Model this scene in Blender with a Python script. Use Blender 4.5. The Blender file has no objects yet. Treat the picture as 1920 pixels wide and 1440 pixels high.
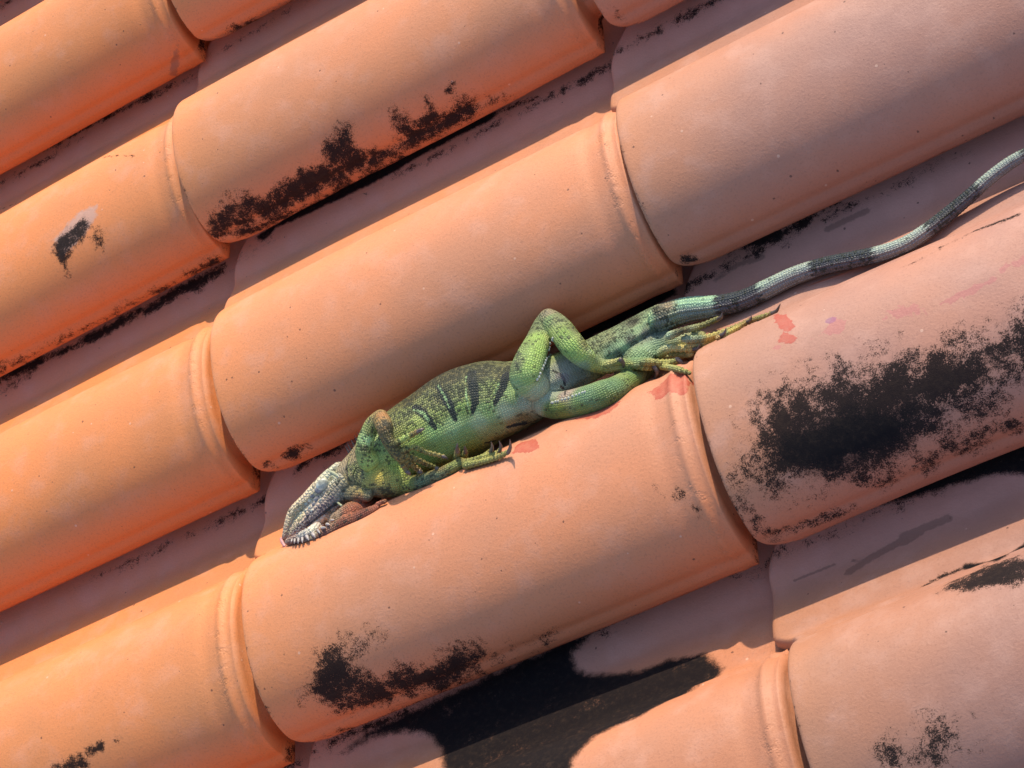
import bpy, math, random
import numpy as np
from mathutils import Matrix, Vector, Euler
from mathutils.bvhtree import BVHTree
from mathutils.kdtree import KDTree

# ------------------------------------------------------------------ camera, light, exposure
# all building is done in tile widths (one column of tiles is 1 wide = 0.2 m); S turns them into metres
S = 0.2
CR = np.array([[0.8379957, -0.1750914, -0.5168232], [-0.4056589, -0.8333679, -0.3754183], [-0.3649713, 0.5242528, -0.7693861]])
CP = np.array([3.40444754, -6.53682476, 5.12707044])
F = 3797.06
scene = bpy.context.scene
C = scene.collection
cam = bpy.data.cameras.new('camera'); camo = bpy.data.objects.new('camera', cam); C.objects.link(camo)
M = Matrix.Identity(4)
for i in range(3):
    M[i][0] = CR[0][i]; M[i][1] = -CR[1][i]; M[i][2] = -CR[2][i]; M[i][3] = CP[i] * S
camo.matrix_world = M
cam.sensor_width = 36; cam.lens = F / 1920 * 36; cam.clip_start = 0.02; cam.clip_end = 200
scene.camera = camo

SUN = Vector((0.30, 0.80, 0.54)).normalized()
w = bpy.data.worlds.new('World'); scene.world = w; w.use_nodes = True
nt = w.node_tree; bg = nt.nodes['Background']
sky = nt.nodes.new('ShaderNodeTexSky'); sky.sky_type = 'NISHITA'; sky.sun_disc = False
sky.sun_elevation = math.asin(SUN.z); sky.sun_rotation = math.atan2(SUN.x, SUN.y)
nt.links.new(sky.outputs[0], bg.inputs[0]); bg.inputs[1].default_value = 0.15
sl = bpy.data.lights.new('sun', 'SUN'); slo = bpy.data.objects.new('sun', sl); C.objects.link(slo)
sl.energy = 2.85; sl.angle = math.radians(0.6); sl.color = (1.0, 0.85, 0.63)
slo.rotation_euler = SUN.to_track_quat('Z', 'Y').to_euler(); slo.location = (0, 0, 3)
scene.view_settings.view_transform = 'Standard'; scene.view_settings.look = 'None'
scene.view_settings.exposure = 0.78; scene.view_settings.gamma = 1

# ------------------------------------------------------------------ helpers
def to_px(P):
    q = (np.asarray(P, float) - CP) @ CR.T
    return np.stack([960 + F * q[..., 0] / q[..., 2], 720 + F * q[..., 1] / q[..., 2]], -1), q[..., 2]
def at(x, y, z):                      # the point at height z (tile widths) seen at a place of the photo
    d = CR.T @ np.array([(x - 960) / F, (y - 720) / F, 1.0]); t = (z - CP[2]) / d[2]
    return CP + t * d
def link_mesh(name, V, Fc, mat, parent=None, origin=None, smooth=True):
    V = np.asarray(V, float)
    o0 = np.zeros(3) if origin is None else np.asarray(origin, float)
    me = bpy.data.meshes.new(name)
    me.from_pydata(((V - o0) * S).tolist(), [], [tuple(int(k) for k in f) for f in Fc])
    me.update()
    if smooth: me.polygons.foreach_set('use_smooth', [True] * len(me.polygons))
    me.materials.append(mat)
    o = bpy.data.objects.new(name, me); C.objects.link(o)
    if parent is not None:
        o.parent = parent
        o.location = ((o0 * S) - np.array(parent.location)).tolist()
    else:
        o.location = (o0 * S).tolist()
    return o
def tag(o, label, cat, group=None):
    o['label'] = label; o['category'] = cat
    if group: o['group'] = group
    return o
def fattr(me, name, vals):
    a = me.attributes.new(name, 'FLOAT', 'POINT'); a.data.foreach_set('value', np.asarray(vals, dtype=np.float32))
def vattr(me, name, vals):
    a = me.attributes.new(name, 'FLOAT_VECTOR', 'POINT'); a.data.foreach_set('vector', np.asarray(vals, dtype=np.float32).ravel())
def cattr(me, name, vals):
    a = me.attributes.new(name, 'FLOAT_COLOR', 'POINT')
    v = np.ones((len(vals), 4), dtype=np.float32); v[:, :3] = vals; a.data.foreach_set('color', v.ravel())
def sstep(a, b, x):
    t = np.clip((x - a) / (b - a), 0, 1); return t * t * (3 - 2 * t)

class Nodes:
    def __init__(s, name):
        s.m = bpy.data.materials.new(name); s.m.use_nodes = True; s.t = s.m.node_tree
        s.b = s.t.nodes['Principled BSDF']
    def n(s, typ, **kw):
        x = s.t.nodes.new(typ)
        for k, v in kw.items(): setattr(x, k, v)
        return x
    def l(s, a, b): s.t.links.new(a, b)
    def put(s, inp, v):
        if hasattr(v, 'is_output'): s.l(v, inp)
        else: inp.default_value = v
    def math(s, op, a, b=0.0, c=0.0, clamp=False):
        x = s.n('ShaderNodeMath', operation=op); x.use_clamp = clamp
        s.put(x.inputs[0], a); s.put(x.inputs[1], b)
        if op in ('MULTIPLY_ADD', 'SMOOTH_MIN', 'SMOOTH_MAX', 'COMPARE'): s.put(x.inputs[2], c)
        return x.outputs[0]
    def mix(s, f, a, b, mode='MIX'):
        x = s.n('ShaderNodeMix', data_type='RGBA', blend_type=mode)
        s.put(x.inputs[0], f); s.put(x.inputs[6], a); s.put(x.inputs[7], b); return x.outputs[2]
    def attr(s, name):
        x = s.n('ShaderNodeAttribute', attribute_name=name); return x
    def noise(s, vec, scale, detail=2, rough=0.5, dist=0.0, w=None):
        x = s.n('ShaderNodeTexNoise'); x.inputs['Scale'].default_value = scale; x.inputs['Detail'].default_value = detail
        x.inputs['Roughness'].default_value = rough; x.inputs['Distortion'].default_value = dist
        if vec is not None: s.l(vec, x.inputs['Vector'])
        return x.outputs[0]
    def vor(s, vec, scale, feature='F1', rnd=1.0, dim='3D'):
        x = s.n('ShaderNodeTexVoronoi', feature=feature, voronoi_dimensions=dim); x.inputs['Scale'].default_value = scale
        x.inputs['Randomness'].default_value = rnd
        if vec is not None: s.l(vec, x.inputs['Vector'])
        return x
    def ramp(s, v, a, b):   # smoothstep
        x = s.n('ShaderNodeMapRange', interpolation_type='SMOOTHSTEP'); s.put(x.inputs[0], v)
        s.put(x.inputs[1], a); s.put(x.inputs[2], b); return x.outputs[0]
    def bump(s, h, strength, dist, normal=None):
        x = s.n('ShaderNodeBump'); x.inputs['Strength'].default_value = strength; x.inputs['Distance'].default_value = dist
        s.l(h, x.inputs['Height'])
        if normal is not None: s.l(normal, x.inputs['Normal'])
        return x.outputs[0]

# ------------------------------------------------------------------ materials
def tile_material():
    N = Nodes('fired_clay')
    pos = N.n('ShaderNodeNewGeometry').outputs['Position']
    oi = N.n('ShaderNodeObjectInfo')
    base = oi.outputs['Color']
    big = N.noise(pos, 9, 3, 0.55); mid = N.noise(pos, 45, 4, 0.6); fine = N.noise(pos, 700, 3, 0.7)
    c = N.mix(N.ramp(big, 0.3, 0.7), base, (0.80, 0.93, 1.12, 1), 'MULTIPLY')
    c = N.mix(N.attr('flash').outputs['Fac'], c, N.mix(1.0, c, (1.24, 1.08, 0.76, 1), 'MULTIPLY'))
    pink = N.mix(0.5, base, (0.62, 0.40, 0.33, 1))
    c = N.mix(N.math('MULTIPLY', N.ramp(mid, 0.45, 0.75), 0.38), c, pink)
    c = N.mix(N.math('MULTIPLY', N.attr('lowc').outputs['Fac'], 0.75), c, N.mix(1.0, base, (0.98, 0.72, 0.55, 1), 'MULTIPLY'))  # orange bounce light on the lower flank, put into the colour
    c = N.mix(N.math('MULTIPLY', N.ramp(fine, 0.48, 0.78), 0.30), c, (0.16, 0.07, 0.05, 1))
    c = N.mix(N.math('MULTIPLY', N.attr('shade_tint').outputs['Fac'], N.math('MULTIPLY_ADD', mid, 0.4, 0.36)), c, (0.72, 0.345, 0.265, 1))  # channel colour lightened and tinted to stand in for sky fill in the shade
    # pits, dark specks, tiny pale crumbs
    sv = N.vor(pos, 190); rnd = N.n('ShaderNodeSeparateColor'); N.l(sv.outputs['Color'], rnd.inputs[0])
    speck = N.math('MULTIPLY', N.math('LESS_THAN', N.math('MULTIPLY_ADD', fine, 0.35, sv.outputs['Distance']), N.math('MULTIPLY_ADD', rnd.outputs[1], 0.22, 0.12)), N.math('GREATER_THAN', rnd.outputs[0], 0.86))
    c = N.mix(N.math('MULTIPLY', speck, 0.7), c, (0.05, 0.022, 0.018, 1))
    sv2 = N.vor(pos, 120); r2 = N.n('ShaderNodeSeparateColor'); N.l(sv2.outputs['Color'], r2.inputs[0])
    crumb = N.math('MULTIPLY', N.math('LESS_THAN', sv2.outputs['Distance'], 0.11), N.math('GREATER_THAN', r2.outputs[0], 0.965))
    c = N.mix(N.math('MULTIPLY', crumb, 0.35), c, (0.80, 0.55, 0.42, 1))
    mp = N.n('ShaderNodeMapping'); N.l(pos, mp.inputs[0]); mp.inputs['Rotation'].default_value = (0, 0, 0.6); mp.inputs['Scale'].default_value = (0.55, 1.2, 1); sp2 = N.vor(mp.outputs[0], 48); r3 = N.n('ShaderNodeSeparateColor'); N.l(sp2.outputs['Color'], r3.inputs[0])
    wob = N.math('MULTIPLY_ADD', N.noise(pos, 300, 2), 0.14, sp2.outputs['Distance'])
    pit = N.math('MULTIPLY', N.math('LESS_THAN', wob, N.math('MULTIPLY_ADD', r3.outputs[2], 0.05, 0.055)), N.math('GREATER_THAN', r3.outputs[0], 0.80))
    c = N.mix(N.math('MULTIPLY', pit, 0.55), c, (0.07, 0.03, 0.022, 1))
    # faint brown drip marks
    n_w = N.noise(pos, 260, 4, 0.7)
    wash = N.math('MULTIPLY', N.attr('wash').outputs['Fac'], 1.0)
    c = N.mix(N.math('MULTIPLY', N.ramp(N.math('MULTIPLY_ADD', N.math('SUBTRACT', n_w, 0.5), 0.7, wash), 0.35, 0.6), 0.55), c, (0.17, 0.09, 0.065, 1))
    # pale lime patch
    c = N.mix(N.math('MULTIPLY', N.ramp(N.math('MULTIPLY_ADD', N.math('SUBTRACT', n_w, 0.5), 0.8, N.attr('lime').outputs['Fac']), 0.3, 0.6), 0.6), c, (0.46, 0.35, 0.31, 1))
    # dried blood
    nb = N.noise(pos, 260, 4, 0.6)
    bl = N.math('MULTIPLY_ADD', N.math('SUBTRACT', nb, 0.5), 1.1, N.attr('blood').outputs['Fac'])
    bm = N.math('MULTIPLY', N.ramp(bl, 0.36, 0.54), 0.85)
    edge = N.math('MULTIPLY', bm, N.math('SUBTRACT', 1.0, N.ramp(bl, 0.46, 0.7)))
    c = N.mix(N.math('MULTIPLY', bm, N.math('MULTIPLY_ADD', nb, 0.9, 0.22), clamp=True), c, (0.40, 0.035, 0.02, 1))
    c = N.mix(N.math('MULTIPLY', edge, 0.35), c, (0.35, 0.03, 0.02, 1))
    pb = N.math('MULTIPLY_ADD', N.math('SUBTRACT', nb, 0.5), 1.2, N.attr('oldblood').outputs['Fac'])
    c = N.mix(N.math('MULTIPLY', N.ramp(pb, 0.36, 0.46), 0.52), c, (0.42, 0.13, 0.13, 1))
    vb = N.math('MULTIPLY_ADD', N.math('SUBTRACT', nb, 0.5), 0.4, N.attr('violet').outputs['Fac'])
    c = N.mix(N.math('MULTIPLY', N.ramp(vb, 0.36, 0.6), 0.5), c, (0.20, 0.07, 0.20, 1))
    # speckled black mould and the solid black grime
    n1 = N.noise(pos, 230, 6, 0.78); n2 = N.noise(pos, 1300, 3, 0.8); n0 = N.noise(pos, 75, 2, 0.5)
    nn = N.math('ADD', N.math('MULTIPLY', N.math('SUBTRACT', n1, 0.5), 1.9), N.math('MULTIPLY', N.math('SUBTRACT', n2, 0.5), 1.9))
    nn = N.math('MULTIPLY_ADD', N.math('SUBTRACT', n0, 0.5), 1.5, nn)
    mm = N.attr('mould').outputs['Fac']
    present = N.ramp(mm, 0.0, 0.12)
    mo = N.math('MULTIPLY', N.ramp(N.math('ADD', nn, mm), 0.38, 0.78), present)
    gr = N.ramp(N.math('MULTIPLY_ADD', nn, 0.24, N.attr('grime').outputs['Fac']), 0.32, 0.66)
    allb = N.math('MAXIMUM', N.math('MULTIPLY', mo, 0.96), N.math('MULTIPLY', gr, N.math('MULTIPLY_ADD', N.ramp(nn, 0.35, 1.0), -0.35, 0.985)))
    blk = N.mix(N.ramp(n1, 0.45, 0.75), (0.006, 0.007, 0.009, 1), (0.024, 0.018, 0.015, 1))
    c = N.mix(allb, c, blk)
    N.l(c, N.b.inputs['Base Color'])
    N.l(N.math('MULTIPLY_ADD', allb, 0.3, N.math('MULTIPLY_ADD', mid, 0.2, 0.46)), N.b.inputs['Roughness'])
    N.l(N.math('MULTIPLY_ADD', allb, -0.27, 0.33), N.b.inputs['Specular IOR Level'])
    # relief
    h = N.math('MULTIPLY', fine, 0.42)
    h = N.math('MULTIPLY_ADD', N.noise(pos, 420, 5, 0.7), 0.50, h)
    h = N.math('MULTIPLY_ADD', mid, 0.35, h)
    h = N.math('MULTIPLY_ADD', crumb, 0.45, h)
    h = N.math('MULTIPLY_ADD', N.math('MAXIMUM', speck, pit), -0.5, h)
    h = N.math('MULTIPLY_ADD', bm, 0.08, h)
    h = N.math('MULTIPLY_ADD', N.math('MULTIPLY', allb, n2), 0.8, h)
    chip = N.vor(pos, 620, rnd=1.0).outputs['Distance']
    h = N.math('MULTIPLY_ADD', N.math('MULTIPLY', N.attr('bead').outputs['Fac'], N.math('MULTIPLY', N.ramp(chip, 0.25, 0.5), N.ramp(N.noise(pos, 120, 3), 0.50, 0.62))), -0.7, h)
    N.l(N.bump(h, 0.55, 0.00080), N.b.inputs['Normal'])
    return N.m
def plain(name, col, rough=0.6, spec=0.4, nscale=300, var=0.3, bumpd=0.0003, sss=0.0):
    N = Nodes(name); pos = N.n('ShaderNodeNewGeometry').outputs['Position']
    n = N.noise(pos, nscale, 4, 0.65)
    dark = tuple(v * (1 - var) for v in col) + (1,)
    lite = tuple(min(1, v * (1 + var)) for v in col) + (1,)
    N.l(N.mix(N.ramp(n, 0.3, 0.7), dark, lite), N.b.inputs['Base Color'])
    N.b.inputs['Roughness'].default_value = rough; N.b.inputs['Specular IOR Level'].default_value = spec
    N.l(N.bump(n, 0.6, bumpd), N.b.inputs['Normal'])
    return N.m
TILE = tile_material()

# ------------------------------------------------------------------ the roof
L = 1.6753; TH = 0.045; OV = 0.11
A_, ZF, H_, NP = 0.338, 0.082, 0.331, 2.2
def raw_profile():
    pts = [(-0.24, 0.075), (-0.215, 0.05), (-0.18, 0.015), (-0.12, 0.0), (-0.02, 0.0), (0.08, 0.0), (0.12, 0.012), (0.17, 0.040), (0.21, 0.068), (0.25, 0.088), (0.29, 0.104), (0.306, 0.122), (0.318, 0.150)]
    # rounded through Catmull-Rom
    P = np.array(pts); out = []
    for i in range(len(P) - 1):
        p0 = P[max(i - 1, 0)]; p1 = P[i]; p2 = P[i + 1]; p3 = P[min(i + 2, len(P) - 1)]
        for t in np.linspace(0, 1, 8, endpoint=False):
            out.append(0.5 * ((2 * p1) + (-p0 + p2) * t + (2 * p0 - 5 * p1 + 4 * p2 - p3) * t * t + (-p0 + 3 * p1 - 3 * p2 + p3) * t ** 3))
    for s in np.linspace(0.27, math.pi, 160):
        cs = math.cos(s)
        out.append((1 - A_ - A_ * math.copysign(abs(cs) ** (2 / NP), cs), ZF + (H_ - ZF) * abs(math.sin(s)) ** (2 / NP)))
    return np.array(out)
RP = raw_profile()
seg = np.r_[0, np.cumsum(np.linalg.norm(np.diff(RP, axis=0), axis=1))]
def make_tile(row, col, dx=0.0, dy=0.0, fine=True, seed=0, yaw=0.0):
    rg = np.random.default_rng(seed * 7 + 3)
    step = 0.0125 if fine else 0.05
    ns = int(seg[-1] / step); sa = np.linspace(0, seg[-1], ns)
    Q = np.stack([np.interp(sa, seg, RP[:, 0]), np.interp(sa, seg, RP[:, 1])], 1)
    tan = np.gradient(Q, axis=0); tan /= np.linalg.norm(tan, axis=1)[:, None]
    nor = np.stack([-tan[:, 1], tan[:, 0]], 1)
    if nor[ns // 2][1] < 0: nor = -nor
    ksm = np.ones(5) / 5
    nor = np.stack([np.convolve(np.pad(nor[:, k], 2, mode='edge'), ksm, 'valid') for k in (0, 1)], 1)
    nor /= np.linalg.norm(nor, axis=1)[:, None]
    barrel = sstep(0.25, 0.36, Q[:, 0])
    r = 0.014
    xs_end = [(0.0, r), (0.0018, r * 0.62), (0.0045, r * 0.3), (0.009, r * 0.08), (r, 0.0)]
    dense = np.r_[np.arange(L - 0.2, L + 0.0, 0.008)] if fine else np.arange(L - 0.2, L, 0.02)
    body = np.arange(r + step, L - 0.2, step)
    tail_ = np.linspace(L, L + OV, 5)
    xs = np.r_[[e[0] for e in xs_end], body, dense, tail_]
    inset = np.r_[[e[1] for e in xs_end], np.zeros(len(xs) - len(xs_end))]
    # corner rounding in plan at the lower end: pan corner under the neighbour, and the free edge corner
    q = Q[:, 0]; fromedge = seg[-1] - sa
    x0 = -0.085 * sstep(0.33, 0.27, q) + 0.10 * np.clip((0.07 - q) / 0.12, 0, 2) ** 2 * 0.5 + np.where(fromedge < 0.075, 0.075 - np.sqrt(np.clip(0.075 ** 2 - (0.075 - fromedge) ** 2, 0, None)), 0)
    xL = L - 0.005 - (np.where(fromedge < 0.09, (0.09 - np.sqrt(np.clip(0.09 ** 2 - (0.09 - fromedge) ** 2, 0, None))) * 0.5, 0))
    X = xs[:, None] + x0[None, :] * np.clip(1 - xs[:, None] / 0.35, 0, 1)
    # smooth random unevenness
    ph = rg.uniform(0, 6.28, 8); am = rg.normal(0, 1, 8)
    U, W_ = np.meshgrid(sa, xs)
    low = (am[0] * np.sin(1.9 * W_ + ph[0]) + am[1] * np.sin(3.1 * U + ph[1]) + am[2] * np.sin(4.3 * W_ + 2.2 * U + ph[2]) + am[3] * np.sin(7 * U - 3 * W_ + ph[3]) * 0.5) * 0.0018
    g = lambda c_, s_: np.exp(-((xs[:, None] - c_) / s_) ** 2)
    slant = 0.0
    delta = (0.011 * g(L - 0.094, 0.015) + 0.004 * g(L - 0.048, 0.008) - 0.005 * g(L - 0.16, 0.03) ) * barrel[None, :] * (0.25 + 0.75 * sstep(0.02, 0.16, fromedge))[None, :]
    delta = delta - (0.062 + 0.085 * sstep(0.22, 0.0, fromedge))[None, :] * sstep(L - 0.048, L - 0.030, xs[:, None]) * barrel[None, :]
    V_neck = 0.0 * sstep(L - 0.055, L - 0.030, xs)[:, None] * sstep(0.16, 0.0, fromedge)[None, :]
    lip = (0.009 * sstep(0.055, 0.040, fromedge) - 0.006 * np.exp(-((fromedge - 0.060) / 0.010) ** 2))[None, :] * (sstep(0.0, 0.05, xs) * 1.0)[:, None]
    D = delta + low + lip - inset[:, None]
    zb = -0.05 * (xs / L)
    Yq = Q[None, :, 0] + nor[None, :, 0] * D
    Z = Q[None, :, 1] + nor[None, :, 1] * D + zb[:, None] + V_neck
    # the free edge is itself rounded (its last rows turned under)
    V = np.stack([X, -(col - 1) - Yq, Z], -1)
    ni, nj = len(xs), ns
    D2 = low - TH + inset[:, None] + np.clip(delta, -1, 0)
    Vi = np.stack([X, -(col - 1) - (Q[None, :, 0] + nor[None, :, 0] * D2), Q[None, :, 1] + nor[None, :, 1] * D2 + zb[:, None] + V_neck], -1)
    # rounded rim loops for the free edge: between outer and inner, pushed outward
    mids = []
    for f_, push in ((0.12, 0.006), (0.35, 0.010), (0.65, 0.010), (0.88, 0.006)):
        m_ = V[:, -1] * (1 - f_) + Vi[:, -1] * f_; m_[:, 2] -= push; mids.append(m_)
    jit = np.cumsum(rg.normal(0, 1, ni)); jit = np.convolve(np.pad(jit, 3, mode='edge'), np.ones(7) / 7, 'valid'); jit -= np.linspace(jit[0], jit[-1], ni)
    jit = jit / (abs(jit).max() + 1e-6) * 0.012
    for m_ in mids: m_[:, 2] += jit * 0.5
    grid = np.concatenate([V] + [m_[:, None] for m_ in mids] + [Vi[:, ::-1]], axis=1)     # ni x K
    K = grid.shape[1]
    Vv = grid.reshape(-1, 3)
    idx = np.arange(ni * K).reshape(ni, K)
    a = idx[:-1, :-1]; b = idx[1:, :-1]; c = idx[1:, 1:]; d = idx[:-1, 1:]
    Fc = np.stack([a, d, c, b], -1).reshape(-1, 4)
    extra = np.stack([idx[:-1, -1], idx[:-1, 0], idx[1:, 0], idx[1:, -1]], -1)
    capn = nj + 2
    cap0 = []; cap1 = []
    for j in range(K // 2 - 1):
        cap0.append((idx[0, j], idx[0, K - 1 - j], idx[0, K - 2 - j], idx[0, j + 1]))
        cap1.append((idx[-1, j], idx[-1, j + 1], idx[-1, K - 2 - j], idx[-1, K - 1 - j]))
    Fc = np.concatenate([Fc, extra, np.array(cap0), np.array(cap1)])
    if yaw:
        cx, cy = np.cos(yaw), np.sin(yaw); ctr = np.array([0.0, -col + 0.4])
        P = Vv[:, :2] - ctr; Vv[:, 0] = P[:, 0] * cx - P[:, 1] * cy + ctr[0]; Vv[:, 1] = P[:, 0] * cy + P[:, 1] * cx + ctr[1]
    Vv = Vv + np.array([row * L + dx, dy, 0])
    org = np.array([row * L + dx, -col + A_ + dy, 0.0])
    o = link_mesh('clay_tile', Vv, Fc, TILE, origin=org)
    me = o.data
    # tile surface coordinates (x along, s across over the outside); rim and underside carry the edge's s and more
    s_all = np.concatenate([sa, seg[-1] + np.array([0.006, 0.018, 0.03, 0.042]), seg[-1] + 0.05 + (seg[-1] - sa[::-1])])
    XS = np.stack([np.broadcast_to(xs[:, None], (ni, K)).ravel(), np.broadcast_to(s_all[None, :], (ni, K)).ravel()], 1)
    T = dict(o=o, V=Vv, XS=XS, row=row, col=col, attrs={}, outer=(XS[:, 1] <= seg[-1] + 0.035))
    px, dep = to_px(Vv); T['px'] = px
    nv = np.empty(len(Vv) * 3, dtype=np.float32); me.vertices.foreach_get('normal', nv); nv = nv.reshape(-1, 3)
    T['front'] = ((nv * (CP - Vv)).sum(1) > 0) & T['outer']
    T['bead'] = np.exp(-((XS[:, 0] - (L - 0.10)) / 0.022) ** 2) * (XS[:, 1] > 0.5)
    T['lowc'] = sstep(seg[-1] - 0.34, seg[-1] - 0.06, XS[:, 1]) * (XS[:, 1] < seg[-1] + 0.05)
    return T
DX = {(0, 1): -.006, (0, 2): -.034, (0, 3): .019, (0, 4): .020, (1, 2): -.007, (1, 3): -.011, (1, 4): .017, (-1, 5): .055, (0, 5): .055, (1, 5): .055}
DY = {1: -.0067, 2: .0127, 3: 0, 4: -.0058}
# clay colour of each tile: those low on the roof more orange, those to the right pinker
COL = {}
ORANGE = np.array([0.74, 0.250, 0.080]); PINK = np.array([0.49, 0.265, 0.20])
tiles = {}
VIS = [(-1, 1), (0, 1), (-1, 2), (0, 2), (1, 2), (-1, 3), (0, 3), (1, 3), (-1, 4), (0, 4), (1, 4), (0, 5), (1, 5), (-1, 5), (0, 0), (1, 1), (-1, 0), (0, 6), (1, 6)]
sd = 0
for row in range(-2, 3):
    for col in range(-1, 8):
        sd += 1
        vis = (row, col) in VIS
        T = make_tile(row, col, DX.get((row, col), 0), DY.get(col, 0), vis, sd)
        tiles[(row, col)] = T
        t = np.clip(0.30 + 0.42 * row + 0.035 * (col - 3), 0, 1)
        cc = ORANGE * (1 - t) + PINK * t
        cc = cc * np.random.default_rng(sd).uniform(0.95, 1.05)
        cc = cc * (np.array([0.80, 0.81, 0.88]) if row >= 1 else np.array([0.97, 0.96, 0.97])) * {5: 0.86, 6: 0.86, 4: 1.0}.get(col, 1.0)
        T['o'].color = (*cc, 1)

def surf(T, x, y):
    i = np.argmin(((T['px'] - (x, y)) ** 2).sum(1) + np.where(T['front'], 0, 1e9)); return T['XS'][i]
def poly_sd(P, poly):            # signed distance, positive inside
    poly = np.asarray(poly); n = len(poly); best = np.full(len(P), 1e9); ins = np.zeros(len(P), bool)
    for i in range(n):
        a = poly[i]; b = poly[(i + 1) % n]; ab = b - a; t = np.clip(((P - a) @ ab) / (ab @ ab + 1e-12), 0, 1)
        best = np.minimum(best, np.linalg.norm(P - a - t[:, None] * ab, axis=1))
        cond = ((a[1] > P[:, 1]) != (b[1] > P[:, 1]))
        xx = a[0] + (P[:, 1] - a[1]) / (b[1] - a[1] + 1e-12) * (b[0] - a[0]); ins ^= cond & (P[:, 0] < xx)
    return np.where(ins, best, -best)
def stain(rc, kind, pts, soft=0.03, amp=1.0, base=0.0):
    """a stain of one tile: outline given where the photo shows it, turned into the tile's own surface coordinates"""
    T = tiles[rc]; poly = [surf(T, *p) for p in pts]
    a = T['attrs'].setdefault(kind, np.zeros(len(T['V'])))
    d = poly_sd(T['XS'], poly)
    v = np.clip(0.5 + 0.5 * d / soft, 0, 1) * amp
    v[~T['outer']] = 0
    np.maximum(a, v, out=a)
def streak(rc, kind, pts, r, amp=1.0):
    T = tiles[rc]; P = np.array([surf(T, *p) for p in pts])
    a = T['attrs'].setdefault(kind, np.zeros(len(T['V']))); XS = T['XS']; best = np.full(len(XS), 1e9)
    for i in range(max(1, len(P) - 1)):
        p = P[i]; ab = (P[min(i + 1, len(P) - 1)] - p); t = np.clip(((XS - p) @ ab) / (ab @ ab + 1e-12), 0, 1)
        best = np.minimum(best, np.linalg.norm(XS - p - t[:, None] * ab, axis=1))
    v = np.clip(1 - best / (2 * r), 0, 1) * amp; v[~T['outer']] = 0
    np.maximum(a, v, out=a)
# outlines of the black mould, grime, washed and blood marks
stain((0, 2), 'mould', [(398,392),(430,370),(500,362),(545,330),(600,300),(612,262),(625,255),(640,235),(655,240),(660,270),(690,290),(700,280),(740,285),(745,240),(740,210),(765,215),(775,230),(800,200),(797,178),(815,195),(835,205),(860,190),(895,180),(900,200),(880,225),(830,250),(700,310),(560,385),(480,425),(420,445),(400,430)], 0.035, 0.95)
streak((0, 2), 'mould', [(850,160),(840,172)], 0.012, 0.8); streak((0, 2), 'mould', [(900,195),(950,185)], 0.02, 0.5)
streak((0, 2), 'mould', [(405,440),(480,428),(600,378),(760,300)], 0.025, 0.75)
stain((0, 3), 'grime', [(478,445),(560,390),(700,318),(860,238),(960,196),(915,226),(800,286),(700,344),(600,392),(520,428),(490,455)], 0.02, 0.92)
streak((0, 3), 'mould', [(900,228),(960,200),(1010,180)], 0.012, 0.8)
stain((1, 2), 'grime', [(1172,66),(1230,28),(1300,-6),(1340,-20),(1330,0),(1250,40),(1200,64)], 0.02, 0.85)
streak((1, 2), 'mould', [(1150,0),(1158,20),(1165,35)], 0.012, 0.5)
stain((0, 1), 'mould', [(415,78),(440,50),(500,25),(560,-5),(565,10),(500,45),(430,84)], 0.025, 0.8)
streak((0, 1), 'wash', [(385,92),(430,84),(560,8)], 0.03, 0.7)
stain((-1, 1), 'wash', [(318,110),(332,75),(338,110),(332,145),(318,140)], 0.02, 0.9)
stain((-1, 2), 'mould', [(100,460),(125,430),(160,405),(172,425),(150,455),(130,480),(125,512),(105,490)], 0.02, 0.95)
stain((-1, 2), 'mould', [(172,425),(200,430),(195,470),(185,472),(170,445)], 0.02, 0.75)
stain((-1, 2), 'lime', [(105,450),(145,398),(182,385),(178,408),(150,445),(118,485)], 0.03, 0.9)
stain((-1, 2), 'mould', [(-20,690),(60,662),(200,590),(330,522),(360,502),(415,470),(420,492),(300,550),(120,640),(-20,712)], 0.02, 0.62)
stain((-1, 2), 'mould', [(330,525),(370,498),(410,480),(415,495),(370,515)], 0.02, 0.9)
stain((-1, 3), 'mould', [(-20,706),(150,636),(300,556),(415,495),(425,512),(300,578),(150,655),(-20,732)], 0.02, 0.9)
stain((-1, 2), 'mould', [(-20,312),(150,235),(330,150),(335,162),(150,252),(-20,332)], 0.015, 0.7)
stain((0, 3), 'mould', [(528,848),(560,832),(585,838),(555,862),(532,860)], 0.02, 0.85)
stain((0, 3), 'mould', [(487,868),(505,858),(515,872),(495,880)], 0.015, 0.8)
stain((0, 4), 'mould', [(555,862),(640,828),(700,788),(765,752),(785,760),(700,812),(620,852),(560,880)], 0.02, 0.95)
stain((0, 4), 'grime', [(1050,632),(1200,556),(1262,528),(1268,552),(1200,590),(1080,645)], 0.02, 0.85)
stain((1, 4), 'mould', [(1375,468),(1420,438),(1470,418),(1540,384),(1592,362),(1545,395),(1512,425),(1480,442),(1450,456),(1400,472)], 0.02, 0.95)
streak((1, 4), 'wash', [(1345,525),(1380,500),(1430,484)], 0.012, 0.75); streak((1, 4), 'wash', [(1548,430),(1590,410),(1628,397)], 0.012, 0.85)
streak((1, 3), 'mould', [(1282,490),(1302,484)], 0.015, 0.9)
stain((1, 4), 'mould', [(1392,902),(1418,880),(1425,800),(1412,785),(1440,742),(1495,722),(1512,708),(1560,705),(1580,690),(1620,680),(1640,660),(1720,660),(1740,650),(1800,640),(1820,618),(1870,620),(1920,605),(1990,580),(1990,680),(1920,690),(1880,705),(1860,760),(1800,790),(1780,790),(1740,830),(1735,865),(1600,905),(1560,915),(1440,912),(1420,900)], 0.09, 1.0)
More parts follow.
